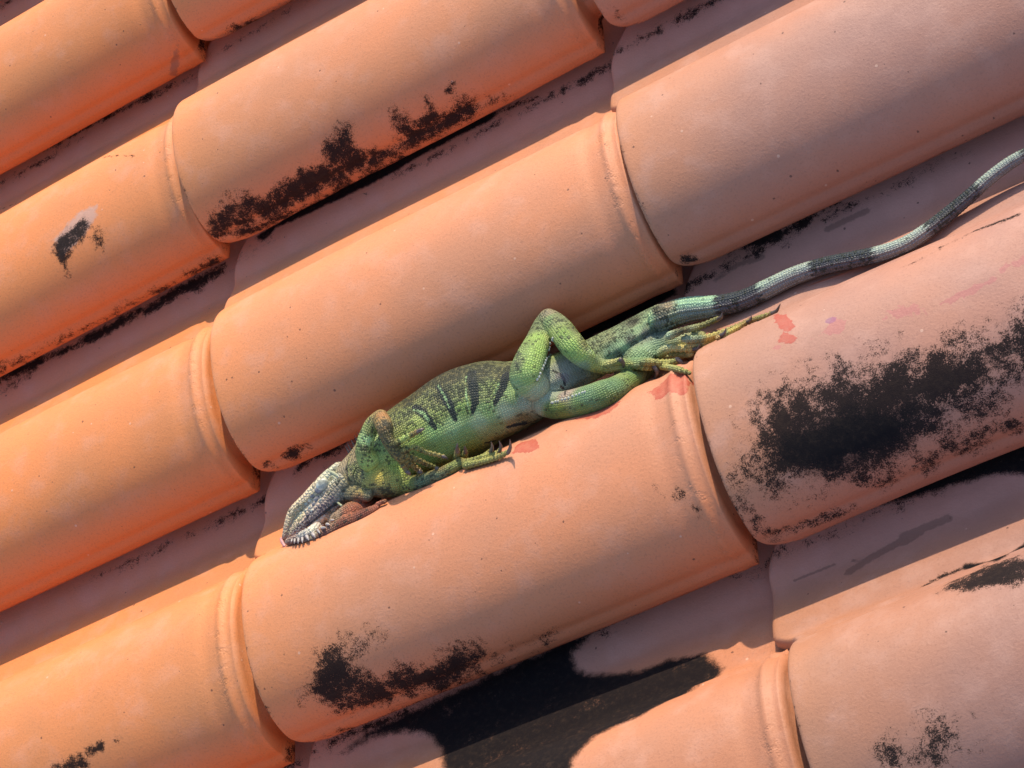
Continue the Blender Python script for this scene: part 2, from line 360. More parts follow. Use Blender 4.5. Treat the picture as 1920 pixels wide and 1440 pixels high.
stain((1, 4), 'grime', [(1428,890),(1440,800),(1540,752),(1600,722),(1660,745),(1740,705),(1790,690),(1870,642),(1925,640),(1910,672),(1850,700),(1770,722),(1735,790),(1722,850),(1570,905)], 0.11, 0.86)
streak((1, 4), 'mould', [(1400,905),(1385,930),(1400,950),(1430,975)], 0.016, 0.55)
streak((1, 4), 'mould', [(1830,818),(1900,795)], 0.03, 0.6); streak((1, 4), 'mould', [(1760,835),(1800,845),(1840,830)], 0.03, 0.55)
stain((1, 4), 'mould', [(1405,975),(1430,998),(1500,980),(1560,956),(1600,940),(1600,960),(1560,978),(1440,1015),(1410,1005)], 0.02, 0.7)
streak((1, 4), 'mould', [(1758,464),(1830,432),(1912,401)], 0.008, 0.85); streak((1, 4), 'mould', [(1690,500),(1758,470)], 0.006, 0.6)
stain((1, 5), 'grime', [(1560,958),(1700,902),(1800,866),(1920,826),(1990,800),(1990,870),(1920,890),(1850,895),(1780,915),(1700,940),(1620,952)], 0.03, 0.95)
streak((1, 5), 'wash', [(1592,1072),(1640,1042),(1700,1012)], 0.014, 0.95); streak((1, 5), 'wash', [(1690,1010),(1740,988),(1776,970)], 0.012, 1.0); streak((1, 5), 'wash', [(1700,1020),(1730,1000)], 0.009, 0.9)
streak((1, 5), 'wash', [(1490,1085),(1560,1058),(1640,1040)], 0.003, 0.7)
streak((1, 5), 'mould', [(1712,1108),(1760,1082),(1810,1062)], 0.008, 0.95); streak((1, 5), 'grime', [(1810,1062),(1870,1045),(1935,1016)], 0.016, 0.9)
stain((1, 5), 'mould', [(1755,1112),(1800,1085),(1850,1060),(1900,1045),(1940,1048),(1940,1088),(1870,1100),(1820,1108)], 0.025, 1.0)
stain((1, 5), 'mould', [(1650,1425),(1655,1395),(1700,1375),(1750,1358),(1800,1350),(1812,1380),(1800,1400),(1785,1430),(1760,1455),(1700,1460),(1660,1445)], 0.07, 0.78)
streak((1, 5), 'mould', [(1820,1340),(1826,1348)], 0.008, 1.0)
stain((0, 5), 'grime', [(640,1410),(690,1372),(800,1318),(950,1250),(1110,1176),(1100,1200),(1075,1225),(1080,1250),(1100,1265),(1140,1268),(1200,1255),(1260,1238),(1320,1228),(1355,1250),(1340,1270),(1280,1300),(1200,1340),(1120,1380),(1080,1420),(1060,1470),(860,1470),(835,1440),(830,1410),(810,1380),(760,1372),(715,1378)], 0.045, 0.98)
streak((0, 5), 'mould', [(1075,1190),(1160,1158),(1200,1142)], 0.015, 0.7)
stain((0, 4), 'mould', [(568,1295),(590,1250),(610,1210),(650,1200),(700,1183),(718,1192),(690,1215),(668,1240),(680,1258),(740,1250),(800,1245),(850,1225),(880,1208),(912,1225),(900,1260),(860,1290),(800,1300),(720,1325),(650,1332),(600,1328),(575,1315)], 0.05, 0.95)
stain((0, 4), 'mould', [(895,1230),(1040,1178),(1020,1205),(900,1262)], 0.04, 0.5)
stain((0, 4), 'mould', [(580,1412),(600,1385),(630,1362),(670,1362),(760,1330),(880,1285),(800,1330),(700,1372),(600,1415)], 0.02, 0.85)
streak((-1, 4), 'mould', [(105,1440),(160,1432)], 0.02, 0.75); streak((-1, 4), 'mould', [(172,1410),(190,1402)], 0.014, 0.85); streak((-1, 4), 'mould', [(213,1390),(220,1388)], 0.01, 0.8)
streak((0, 4), 'mould', [(1275,925),(1290,940),(1305,955)], 0.02, 0.6); streak((0, 4), 'mould', [(1225,905),(1240,930)], 0.015, 0.45)
streak((0, 2), 'mould', [(520,104),(580,72),(640,38),(700,8)], 0.005, 0.8); streak((-1, 2), 'mould', [(-10,398),(120,345),(250,292)], 0.004, 0.7)
stain((1, 4), 'blood', [(1450,588),(1478,590),(1487,612),(1476,625),(1497,632),(1490,644),(1455,642),(1470,620),(1452,604)], 0.012, 0.85)
streak((1, 4), 'oldblood', [(1456,652)], 0.010, 0.9)
streak((1, 4), 'violet', [(1556,604),(1564,600)], 0.011, 1.0)
stain((1, 4), 'oldblood', [(1520,637),(1550,615),(1562,592),(1590,602),(1578,626),(1545,627)], 0.012, 0.8)
stain((1, 4), 'oldblood', [(1640,612),(1665,580),(1700,566),(1742,576),(1735,588),(1700,597),(1660,600)], 0.02, 0.62)
stain((1, 4), 'oldblood', [(1763,567),(1800,546),(1860,516),(1870,524),(1820,551),(1780,569)], 0.010, 0.8)
stain((1, 4), 'oldblood', [(1868,502),(1930,476),(1930,500),(1880,514)], 0.02, 0.6)
stain((0, 4), 'blood', [(958,852),(975,830),(1005,821),(1014,840),(990,850)], 0.012, 0.8)
stain((0, 4), 'blood', [(1072,789),(1110,768),(1168,750),(1150,772),(1115,787)], 0.012, 0.75)
stain((0, 4), 'blood', [(1212,738),(1250,708),(1275,698),(1292,715),(1288,738),(1250,738),(1235,752)], 0.015, 0.8)
#ENDSTAINS
for (row, col), T in tiles.items():
    me = T['o'].data; X_, S_ = T['XS'][:, 0], T['XS'][:, 1]; q_ = -(T['V'][:, 1] - DY.get(col, 0)) - (col - 1)
    ph = row * 2.1 + col * 1.3
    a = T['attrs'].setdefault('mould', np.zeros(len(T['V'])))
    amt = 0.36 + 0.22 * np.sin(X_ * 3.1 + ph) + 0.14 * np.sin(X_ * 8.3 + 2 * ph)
    np.maximum(a, np.where(T['outer'] & (S_ < 0.6), amt * np.exp(-((q_ + 0.012) / 0.022) ** 2), 0), out=a)  # dirt line under the lap; its dark also stands in for crevice shade
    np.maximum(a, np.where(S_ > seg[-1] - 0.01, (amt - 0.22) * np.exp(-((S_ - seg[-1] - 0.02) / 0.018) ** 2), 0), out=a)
    np.maximum(a, np.where(T['outer'] & (S_ > seg[-1] - 0.05), 0.75 * np.exp(-((X_ - L + 0.02) / 0.03) ** 2), 0), out=a)  # mould at the joint corner, also painting in the dark of the hole
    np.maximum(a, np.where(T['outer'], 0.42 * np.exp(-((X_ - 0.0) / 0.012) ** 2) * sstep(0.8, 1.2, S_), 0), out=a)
    fattr(me, 'bead', T['bead']); fattr(me, 'lowc', T['lowc']); fattr(me, 'flash', np.exp(-np.clip(T['XS'][:, 0], 0, 9) / 0.42)); fattr(me, 'shade_tint', sstep(0.50, 0.30, T['XS'][:, 1]))
    for k in ('mould', 'grime', 'wash', 'lime', 'blood', 'oldblood', 'violet'):
        fattr(me, k, T['attrs'].get(k, np.zeros(1)) if k in T['attrs'] else np.zeros(len(T['V'])))
#IGUANA
# ------------------------------------------------------------------ the iguana
def catmull(A, n):
    A = np.asarray(A, float); out = []
    for i in range(len(A) - 1):
        p0 = A[max(i - 1, 0)]; p1 = A[i]; p2 = A[i + 1]; p3 = A[min(i + 2, len(A) - 1)]
        for t in np.linspace(0, 1, n, endpoint=False):
            out.append(0.5 * ((2 * p1) + (-p0 + p2) * t + (2 * p0 - 5 * p1 + 4 * p2 - p3) * t * t + (-p0 + 3 * p1 - 3 * p2 + p3) * t ** 3))
    out.append(A[-1]); return np.array(out)
TUBES = []
_V, _F, _o = [], [], 0
for rc in ((0, 3), (1, 3), (0, 4), (1, 4), (-1, 4), (0, 2), (1, 2)):
    me_ = tiles[rc]['o'].data; _V += tiles[rc]['V'].tolist(); _F += [tuple(k + _o for k in p.vertices) for p in me_.polygons]; _o = len(_V)
GROUND = BVHTree.FromPolygons(_V, _F)
def settle(x, y, r, lift, others=True, upto=None):
    """lowest point on the line of sight through (x, y) at which a limb of radius r (photo px) still lies on the tiles or on the body"""
    a = at(x, y, 0.75); b = at(x, y, -0.05); n = 220; p = a; last = a
    k = ((a - CP) @ CR[2]) / F; rw = r * k
    SPo = np.concatenate([T['P'] for T in TUBES[:upto]]) if (others and TUBES) else None
    SRo = np.concatenate([T['r'] * (1 + T['fz']) / 2 for T in TUBES[:upto]]) if SPo is not None else None
    for i in range(n):
        p = a + (b - a) * i / n
        d = GROUND.find_nearest(Vector(p))[3]
        if d < rw * 0.9: break
        if SPo is not None and (np.linalg.norm(SPo - p, axis=1) - SRo).min() < rw * 0.72: break
        last = p
    return last + (a - b) / (a - b)[2] * lift
def tube(nodes, fz=1.0, kind='leg', cell=0.011, n=8, segs=28, mode='z', upto=None):
    A = []
    for (x, y, z, r) in nodes:
        p = at(x, y, z) if mode == 'z' else settle(x, y, r * fz, z, upto=upto); A.append([*p, r * ((p - CP) @ CR[2]) / F, x])
    B = catmull(A, n); B[:, 3] = np.maximum(B[:, 3], 0.004)
    TUBES.append(dict(P=B[:, :3], r=B[:, 3], px=B[:, 4], fz=fz, kind=kind, cell=cell, segs=segs)); return TUBES[-1]
def frames(P):
    t = np.gradient(P, axis=0); t /= np.linalg.norm(t, axis=1)[:, None]
    side = np.cross(t, [0, 0, 1.0]); side /= np.linalg.norm(side, axis=1)[:, None] + 1e-9
    return t, side, np.cross(side, t)
def tube_mesh(P, r, fz, segs):
    # round the two ends with extra rings
    t, sd_, up = frames(P)
    cs = [(0.97, 0.22), (0.8, 0.6), (0.5, 0.86), (0.2, 0.98)]
    ringP = [P[0] - t[0] * r[0] * a for a, b in cs] + list(P) + [P[-1] + t[-1] * r[-1] * a for a, b in cs[::-1]]
    ringR = [r[0] * b for a, b in cs] + list(r) + [r[-1] * b for a, b in cs[::-1]]
    fi = [0] * 4 + list(range(len(P))) + [len(P) - 1] * 4
    th = np.linspace(0, 2 * np.pi, segs, endpoint=False)
    V = np.array([c + R * (np.cos(th)[:, None] * sd_[k] + fz * np.sin(th)[:, None] * up[k]) for c, R, k in zip(ringP, ringR, fi)])
    m = len(V); idx = np.arange(m * segs).reshape(m, segs); nx = np.roll(idx, -1, axis=1)
    Fq = np.stack([idx[:-1], nx[:-1], nx[1:], idx[1:]], -1).reshape(-1, 4).tolist()
    Fq.append(idx[0][::-1].tolist()); Fq.append(idx[-1].tolist())
    return V.reshape(-1, 3), Fq

BODY = 0.0078
# trunk, neck and the long tail
tube([(640, 905, .21, 30), (670, 888, .20, 42), (700, 872, .185, 60), (745, 845, .175, 73), (800, 812, .165, 82), (850, 783, .165, 88), (905, 758, .165, 84), (955, 745, .165, 72), (1005, 728, .165, 58), (1050, 705, .155, 47), (1100, 680, .14, 40), (1150, 652, .12, 37), (1195, 622, .10, 32), (1240, 597, .085, 27), (1290, 581, .08, 24)], 0.80, 'trunk', BODY, segs=72)
TAILN = [(1240, 597, 27), (1290, 581, 24), (1345, 574, 20.5), (1395, 562, 19), (1440, 541, 18), (1490, 517, 17), (1545, 499, 16.5), (1600, 487, 16), (1650, 476, 15.5), (1695, 460, 15), (1735, 435, 14.5), (1780, 400, 14), (1820, 366, 13), (1860, 331, 12.5), (1900, 302, 12), (1950, 277, 11), (2020, 255, 10), (2110, 220, 8), (2180, 190, 6)]
tz = np.array([settle(x, y, r, 0, False)[2] for x, y, r in TAILN]); tz[0] = .085; tz[1:-1] = (tz[:-2] + tz[1:-1] * 2 + tz[2:]) / 4
tube([(x, y, max(z + .02, .085), r) for (x, y, r), z in zip(TAILN, tz)], 1.0, 'tail', 0.0085, segs=48)
G0 = len(TUBES)
def rest(nodes, fz=1.0, kind='leg', cell=0.0078, n=8, segs=28, upto=None, ease=1):
    """a limb laid down: every node settles on the tiles or the trunk, heights eased along it"""
    zz = np.array([settle(x, y, r * fz, 0, True, upto)[2] for x, y, l, r in nodes]) + np.array([q[2] for q in nodes])
    for _ in range(ease):
        if len(zz) > 2: zz[1:-1] = np.maximum(zz[1:-1], (zz[:-2] + 2 * zz[1:-1] + zz[2:]) / 4)
    return tube([(q[0], q[1], z, q[3]) for q, z in zip(nodes, zz)], fz, kind, cell, n, segs)
# head: muzzle, jaw edge, far jaw, dewlap
gz = lambda x, y, r: settle(x, y, r, 0, False)[2]
tube([(537, 1012, .20, 9), (549, 1001, .20, 16), (570, 986, .20, 25), (598, 961, .20, 33), (625, 931, .20, 35), (650, 902, .21, 33)], 0.78, 'head', 0.012, segs=48)
tube([(534, 1006, .215, 6), (541, 980, .225, 8), (551, 959, .23, 10.5), (575, 937, .235, 13), (600, 912, .24, 15), (618, 893, .235, 14), (636, 878, .225, 13)], 0.95, 'head', 0.012)
tube([(541, 1016, gz(541, 1016, 6) + .01, 7), (562, 1008, gz(562, 1008, 8) + .01, 9), (588, 994, gz(588, 994, 9) + .015, 10), (610, 978, gz(610, 978, 9) + .02, 10.5), (630, 963, gz(630, 963, 9) + .025, 10)], 1.0, 'jaw', 0.012)
tube([(606, 983, gz(606, 983, 6) + .012, 7), (634, 969, gz(634, 969, 12) + .015, 15), (664, 954, gz(664, 954, 14) + .02, 20), (690, 942, gz(690, 942, 14) + .02, 19), (704, 937, gz(704, 937, 8) + .02, 14)], 0.42, 'dewlap', 0.007)
tube([(570, 1014, gz(570, 1014, 4), 4), (600, 1001, gz(600, 1001, 5), 8), (640, 981, gz(640, 981, 5), 11), (680, 964, gz(680, 964, 5), 11), (706, 951, gz(706, 951, 4), 7)], 0.5, 'dewlap', 0.007)
tube([(708, 945, gz(708, 945, 5) + .015, 4.5), (722, 940, gz(722, 940, 5) + .015, 4.5)], 1.0, 'dewlap', 0.012)
tube([(636, 884, .215, 5), (650, 868, .21, 6), (668, 850, .20, 6)], 1.0, 'head', 0.010)
tube([(645, 925, .21, 14), (665, 925, .22, 16), (690, 928, .235, 14)], 0.7, 'head', 0.010)
tube([(668, 878, .215, 20), (690, 892, .215, 30), (712, 900, .215, 34), (745, 895, .20, 38)], 0.8, 'chest', BODY)
# near foreleg: shoulder, elbow raised, forearm laid over the belly, hand
U = len(TUBES)
rest([(690, 866, -.02, 20), (683, 848, .0, 18), (686, 824, .01, 17), (698, 798, .02, 17), (713, 784, .025, 17)], 0.85)
zt = TUBES[-1]['P'][-1][2]
rest([(713, 784, .02, 17), (721, 800, .05, 17), (727, 822, .045, 14), (739, 842, .042, 13), (752, 855, .040, 13), (764, 863, .034, 10)], 0.85, upto=U, ease=2)
V1 = len(TUBES)
H1 = [[(742, 832, .012, 7), (757, 823, .010, 6.5), (772, 815, .006, 6), (786, 808, .004, 4.5)],
      [(756, 845, .008, 7), (775, 839, .004, 5.5), (800, 848, .002, 5), (820, 853, .002, 4.5), (832, 856, .002, 4)],
      [(762, 855, .006, 7), (782, 862, .003, 5.5), (800, 870, .002, 5), (820, 878, .002, 4.5)],
      [(762, 862, .004, 7), (775, 874, .002, 6), (788, 884, .002, 5)],
      [(752, 864, .004, 6), (758, 876, .002, 5.5), (765, 885, .002, 5)]]
for d in H1: rest([(x, y, l + .040, r * 1.0) for x, y, l, r in d], 1.0, 'toe', 0.008, 8, 14, upto=U)
# far foreleg along the tile, hand with the claws up
rest([(745, 917, -.03, 17), (780, 906, -.02, 16), (815, 893, -.01, 13), (845, 879, 0, 12), (864, 869, 0, 12)], 0.9, upto=G0)
H2 = [[(858, 868, .005, 6), (857, 856, .025, 5.5), (858, 845, .045, 4.5)],
      [(868, 866, .005, 6), (871, 856, .025, 5.5), (873, 847, .04, 4.5)],
      [(872, 868, .004, 7), (892, 862, .006, 5.5), (910, 854, .012, 5), (921, 845, .025, 4.5)],
      [(874, 873, 0, 7), (900, 867, 0, 5.5), (925, 860, 0, 5.2), (944, 852, .003, 5), (954, 846, .012, 4.2)],
      [(872, 870, .004, 6), (905, 858, .008, 5), (928, 851, .012, 4.5), (938, 844, .022, 4)]]
for d in H2: rest([(x, y, l + .010, r * 1.1) for x, y, l, r in d], 1.0, 'toe', 0.008, 8, 14, upto=G0)
# far hind leg lying along the tile
rest([(1025, 757, -.02, 26), (1050, 760, -.012, 27), (1095, 752, 0, 29), (1140, 735, 0, 28), (1180, 713, 0, 25), (1205, 696, -.01, 22)], 0.8, segs=40, upto=G0)
rest([(1168, 700, .0, 22), (1192, 676, .04, 27), (1221, 655, .05, 26), (1252, 642, .045, 22), (1284, 635, .03, 17), (1315, 631, .015, 11)], 0.75, segs=36, upto=G0)
H4 = [[(1255, 630, .02, 8), (1280, 620, .035, 6.5), (1312, 612, .035, 6), (1334, 603, .035, 5.5), (1348, 597, .04, 4.5)],
      [(1285, 636, .01, 8), (1320, 634, .01, 6.5), (1361, 621, .006, 6), (1404, 603, .004, 5.5), (1430, 594, .004, 5), (1447, 587, .006, 4.5)],
      [(1290, 650, .01, 7), (1320, 643, .008, 6.5), (1340, 633, .008, 6), (1353, 628, .01, 5)],
      [(1238, 662, .01, 9), (1256, 653, .02, 8), (1280, 654, .015, 7), (1303, 655, .01, 5.5)],
      [(1242, 670, .005, 8), (1268, 667, .008, 7), (1296, 664, .006, 6)],
      [(1345, 634, .01, 5), (1375, 619, .012, 5.5), (1402, 603, .012, 4.5)]]
G1 = len(TUBES)
for d in H4: rest(d, 1.0, 'toe', 0.008, 8, 14, upto=G1)
# near hind leg: thigh up to the knee, shin down, foot
rest([(1002, 724, -.02, 29), (986, 705, .0, 33), (996, 668, .01, 31), (1010, 636, .02, 26), (1021, 612, .02, 24), (1028, 600, .02, 22)], 0.80, segs=40, ease=2)
zk = TUBES[-1]['P'][-1][2]
K1 = len(TUBES) - 1
rest([(1029, 600, .02, 22), (1048, 615, .05, 24), (1070, 644, .04, 25), (1092, 667, .02, 22), (1116, 683, .008, 16), (1142, 689, .005, 13)], 0.80, segs=36, upto=K1, ease=2)
rest([(1130, 688, .005, 14), (1160, 684, .006, 12.5), (1195, 681, .008, 12), (1225, 681, .02, 10.5)], 0.7, upto=K1)
H3 = [[(1140, 684, .02, 9), (1155, 680, .03, 7.5), (1164, 676, .04, 6)],
      [(1185, 684, .01, 7), (1210, 689, .02, 6.5), (1228, 689, .04, 5.5)],
      [(1205, 679, .015, 8), (1235, 680, .03, 7), (1255, 680, .045, 7), (1270, 676, .05, 6)],
      [(1215, 684, .008, 7), (1245, 688, .012, 6), (1270, 692, .012, 6), (1291, 699, .006, 5)]]
for d in H3: rest(d, 1.0, 'toe', 0.008, 8, 14, upto=K1)

AV, AF, off = [], [], 0
for T in TUBES:
    v, f = tube_mesh(T['P'], T['r'], T['fz'], T['segs'])
    AV.append(v); AF += [[k + off for k in q] for q in f]; off += len(v)
tmpm = bpy.data.meshes.new('raw'); tmpm.from_pydata((np.concatenate(AV) * S).tolist(), [], AF); tmpm.update()
tmpo = bpy.data.objects.new('raw', tmpm); C.objects.link(tmpo)
rm = tmpo.modifiers.new('r', 'REMESH'); rm.mode = 'VOXEL'; rm.voxel_size = 0.00062; rm.use_smooth_shade = True
sm = tmpo.modifiers.new('s', 'SMOOTH'); sm.factor = 0.5; sm.iterations = 5
dg = bpy.context.evaluated_depsgraph_get(); dg.update()
ev = tmpo.evaluated_get(dg).to_mesh()
nvt = len(ev.vertices); vv = np.empty(nvt * 3, dtype=np.float32); ev.vertices.foreach_get('co', vv); vv = vv.reshape(-1, 3) / S
no = np.empty(nvt * 3, dtype=np.float32); ev.vertices.foreach_get('normal', no); no = no.reshape(-1, 3)
fcs = [tuple(p.vertices) for p in ev.polygons]
bpy.data.objects.remove(tmpo, do_unlink=True); bpy.data.meshes.remove(tmpm)
# which tube each vertex belongs to, and where on it
SP = np.concatenate([T['P'] for T in TUBES]); SR = np.concatenate([T['r'] for T in TUBES])
TI = np.concatenate([[i] * len(T['P']) for i, T in enumerate(TUBES)]); SX = np.concatenate([T['px'] for T in TUBES])
SS, ST, SSD, SUP, SFZ = [], [], [], [], []
for T in TUBES:
    t, a, b = frames(T['P']); ST.append(t); SSD.append(a); SUP.append(b); SFZ += [T['fz']] * len(T['P'])
    SS.append(np.r_[0, np.cumsum(np.linalg.norm(np.diff(T['P'], axis=0), axis=1))])
SS = np.concatenate(SS); ST = np.concatenate(ST); SSD = np.concatenate(SSD); SUP = np.concatenate(SUP); SFZ = np.array(SFZ)
near = np.empty(nvt, int)
for k in range(0, nvt, 8000):
    d = np.linalg.norm(vv[k:k + 8000, None, :] - SP[None], axis=2) / SR[None] ** 0.8; near[k:k + 8000] = d.argmin(1)
rel = vv - SP[near]; along = (rel * ST[near]).sum(1)
svt = SS[near] + along
ca = (rel * SSD[near]).sum(1); sa_ = (rel * SUP[near]).sum(1) / SFZ[near]; theta = np.arctan2(-ca, sa_)      # 0 on top
tid = TI[near]; kind = np.array([T['kind'] for T in TUBES])[tid]
cell = np.array([T['cell'] for T in TUBES])[tid]
rmean = np.array([max(T['r'].mean(), T['r'].max() * 0.75) for T in TUBES])[tid]
ncol = 2 * np.pi * rmean / cell
suv = np.stack([svt / cell * np.where(kind == 'toe', 1.3, 1.0), theta / (2 * np.pi) * ncol * np.where(kind == 'tail', 0.8, 1.0) + 0.0, tid * 7.3], 1)
ppx, pdep = to_px(vv); frontv = ((no * (CP - vv)).sum(1) > 0)
# occlusion-aware pick: among front vertices whose pixel is near, take the closest to the eye
fidx = np.where(frontv)[0]
def pick(x, y):
    d2 = ((ppx[fidx] - (x, y)) ** 2).sum(1); k = np.where(d2 < max(d2.min() * 1.05, 9))[0]
    return vv[fidx[k[np.argmin(pdep[fidx[k]])]]]
def lin(c): 
    c = np.asarray(c, float) / 255; return np.where(c < 0.04045, c / 12.92, ((c + 0.055) / 1.055) ** 2.4)
SAMP = [(545,1005,110,85,85,.1),(560,965,190,175,120,.1),(548,955,175,165,125,.1),(590,930,185,170,130,.1),(560,992,150,138,128,.15),(575,980,128,108,112,.2),(600,958,120,102,108,.2),(620,942,112,104,106,.2),(635,928,112,112,100,.2),(585,955,150,140,130,.15),(565,1003,140,145,150,0),(590,990,165,178,170,0),(612,975,170,165,155,.1),(628,966,160,140,120,.2),
(650,962,150,85,55,.1),(670,953,140,70,42,.15),(690,945,150,75,50,.1),(705,940,168,92,72,0),(640,980,110,62,50,.3),(680,966,115,60,48,.3),(600,1000,120,85,80,.2),(718,942,130,80,50,0),
(645,918,105,110,85,.3),(650,895,150,150,110,.1),(640,876,150,145,125,.1),(660,855,140,135,105,.2),(617,885,150,165,140,.2),(700,928,95,110,90,.3),
(665,880,110,135,80,.65),(672,895,120,130,80,.6),(685,905,160,165,60,.2),(702,890,195,185,50,.05),(690,880,140,195,90,.2),(720,895,175,175,60,.05),(735,905,150,172,75,.1),(700,865,150,205,115,.2),(745,875,140,180,65,.08),(765,890,115,155,65,.25),(725,925,110,130,80,.4),(760,905,110,140,60,.5),
(684,845,115,140,70,.5),(694,828,150,225,160,.15),(690,810,110,135,65,.5),(700,790,130,120,70,.4),(715,775,155,115,70,.2),(722,800,105,90,58,.6),(728,815,95,95,55,.6),(740,840,92,98,52,.5),(752,855,108,108,58,.45),(768,864,110,112,55,.4),
(770,815,118,115,58,.3),(786,808,140,120,75,.1),(800,848,118,125,60,.3),(828,855,150,150,85,.1),(800,870,112,108,52,.3),(820,878,125,110,60,.1),(785,882,140,120,60,.1),(763,884,120,95,60,.1),
(790,905,80,125,100,.3),(820,893,85,135,110,.3),(850,878,110,140,70,.3),(866,868,125,145,70,.2),(900,866,140,155,75,.1),(940,853,150,155,80,.1),(858,850,150,140,85,.1),
(765,750,85,90,50,.75),(790,722,80,85,58,.8),(820,705,80,85,60,.85),(850,700,82,86,62,.85),(900,695,80,88,60,.85),(940,697,95,105,70,.65),(760,775,105,130,70,.6),(785,765,105,125,70,.6),(780,790,145,180,95,.4),(825,745,95,105,65,.75),(820,775,130,160,85,.45),(870,735,105,120,75,.65),(870,765,120,165,80,.35),(900,740,105,130,80,.55),(925,730,110,140,80,.45),
(760,820,150,200,100,.1),(780,830,130,180,80,.1),(810,810,125,185,110,.05),(850,800,140,192,130,.04),(830,845,130,180,90,.04),(800,860,115,165,70,.15),(870,820,125,175,100,.05),(900,790,148,192,148,.02),(885,840,130,160,60,.1),(930,800,130,170,110,.05),(910,770,130,185,105,.1),(950,775,150,190,160,.02),(980,755,150,185,165,.02),(935,825,140,145,75,.1),(965,800,145,140,90,.15),(985,790,135,125,70,.3),(920,840,140,145,50,.15),(1000,765,165,180,150,.05),(1012,738,145,190,170,.03),(960,742,135,185,115,.1),(975,728,125,180,120,.1),
(1040,715,140,168,165,.02),(1062,690,138,160,165,.02),(1080,700,122,150,150,.04),(1058,735,155,150,155,.05),(1030,735,150,185,180,.03),(1095,690,115,155,140,.08),
(985,710,130,185,100,.05),(990,680,130,185,85,.08),(1005,650,130,185,85,.08),(1030,640,150,185,110,.03),(972,680,95,120,85,.4),(985,645,105,145,85,.35),(1000,610,105,135,95,.4),(1025,600,115,160,110,.25),(1015,630,125,180,85,.15),(1028,582,135,140,122,.15),(1045,592,110,135,100,.35),
(1060,620,110,160,75,.2),(1075,615,95,115,75,.5),(1100,645,110,125,75,.45),(1070,650,125,180,80,.05),(1090,670,145,190,80,.05),(1120,688,165,185,95,.05),(1115,670,150,185,90,.1),(1150,688,165,175,105,.05),(1180,680,140,160,80,.15),(1240,682,165,180,95,.1),(1265,680,150,170,95,.1),(1270,692,150,165,90,.1),(1225,690,150,160,90,.1),
(1030,770,100,140,60,.1),(1050,772,115,145,50,.1),(1090,765,105,145,60,.1),(1090,745,90,145,110,.05),(1150,745,95,135,60,.15),(1150,722,85,140,100,.1),(1195,712,95,140,70,.15),(1185,695,90,145,95,.1),
(1185,670,90,150,110,.1),(1205,662,110,165,125,.05),(1225,650,120,172,148,.04),(1255,640,135,182,165,.02),(1290,636,130,175,160,.02),(1310,633,110,150,130,.1),
(1262,654,195,200,130,0),(1290,655,205,205,125,0),(1270,667,190,190,110,0),(1330,640,190,190,95,0),(1352,628,170,150,90,0),(1375,618,180,180,85,0),(1402,603,150,140,80,0),(1361,623,120,150,90,.1),(1430,594,140,150,80,.05),(1447,588,150,140,90,0),(1280,620,95,105,75,.1),(1330,605,125,140,90,.1),
(1112,655,150,200,150,.1),(1125,640,120,150,115,.5),(1140,632,125,150,115,.5),(1145,655,105,160,140,.1),(1120,670,105,150,120,.1),(1165,628,130,170,135,.3),(1165,645,140,205,165,.1),(1185,605,85,95,85,.6),(1195,615,165,225,175,.05),(1180,635,95,118,118,.25),(1160,665,85,115,110,.2),(1215,600,150,210,165,.15),(1210,625,98,115,125,.2),(1235,582,70,78,68,.7),(1240,600,100,120,125,.3),(1230,615,90,105,115,.25),(1262,590,110,140,125,.2),(1252,572,130,130,115,.3)]
SPt = np.array([pick(a[0], a[1]) for a in SAMP]); SC = lin([a[2:5] for a in SAMP]); SD = np.array([a[5] for a in SAMP])
col = np.empty((nvt, 3)); dk = np.empty(nvt)
for k in range(0, nvt, 20000):
    d2 = ((vv[k:k + 20000, None, :] - SPt[None]) ** 2).sum(2); wgt = 1 / (d2 + 2e-4) ** 2.2; wgt /= wgt.sum(1)[:, None]
    col[k:k + 20000] = wgt @ SC; dk[k:k + 20000] = wgt @ SD
lum = col.mean(1, keepdims=True); col = lum + (col - lum) * 0.74; col *= np.array([1.38, 1.12, 0.88]); dk *= 0.85
hm = np.isin(kind, ('head', 'jaw'))[:, None] * sstep(655, 635, ppx[:, 0])[:, None]; gl = col.mean(1, keepdims=True); col = col * (1 - hm) + (gl + (col - gl) * 0.7) * 1.45 * hm
# the back, never seen in the photo, is the dark mottled green of the flank
backm = (kind == 'trunk') * sstep(-0.25, -0.8, no[:, 2]); col = col * (1 - backm[:, None]) + np.array([.06, .085, .035]) * backm[:, None]
# tail rings
tx = SX[near] + along * 470; istail = kind == 'tail'
side_ = theta                                           # top of the ring and the two flanks
wob = 4 * np.sin(theta * 9) + 3 * np.sin(theta * 17 + 1)
B = tx + wob; dark = np.zeros(nvt)
for a, b in ((1347, 1428), (1524, 1642), (1738, 1836), (1918, 1990), (2060, 2140), (2200, 2300)):
    dark = np.maximum(dark, sstep(a - 3, a + 3, B) * sstep(b + 3, b - 3, B))
soft1 = sstep(1350, 1440, B) * (B < 1450)
mint = lin([172, 184, 172]); mint0 = lin([165, 205, 168]); nightc = lin([66, 74, 80]) * 0.85; belly = lin([140, 132, 138]) * 0.9
g = sstep(1300, 1500, tx)[:, None]
top = (mint0 * (1 - g) + mint * g); tc = top * (1 - dark[:, None]) + nightc * dark[:, None]
under = sstep(0.15, 0.75, np.where(ca > 0, 1, -1) * np.abs(theta) / 1.6 * np.where(ca > 0, 1, -1)) if False else sstep(0.0, 0.5, ca / SR[near])
bell2 = belly * (1 - 0.35 * dark[:, None])
tc = tc * (1 - 0.75 * under[:, None]) + bell2 * 0.75 * under[:, None]
f = sstep(1262, 1285, tx)[:, None] * istail[:, None]
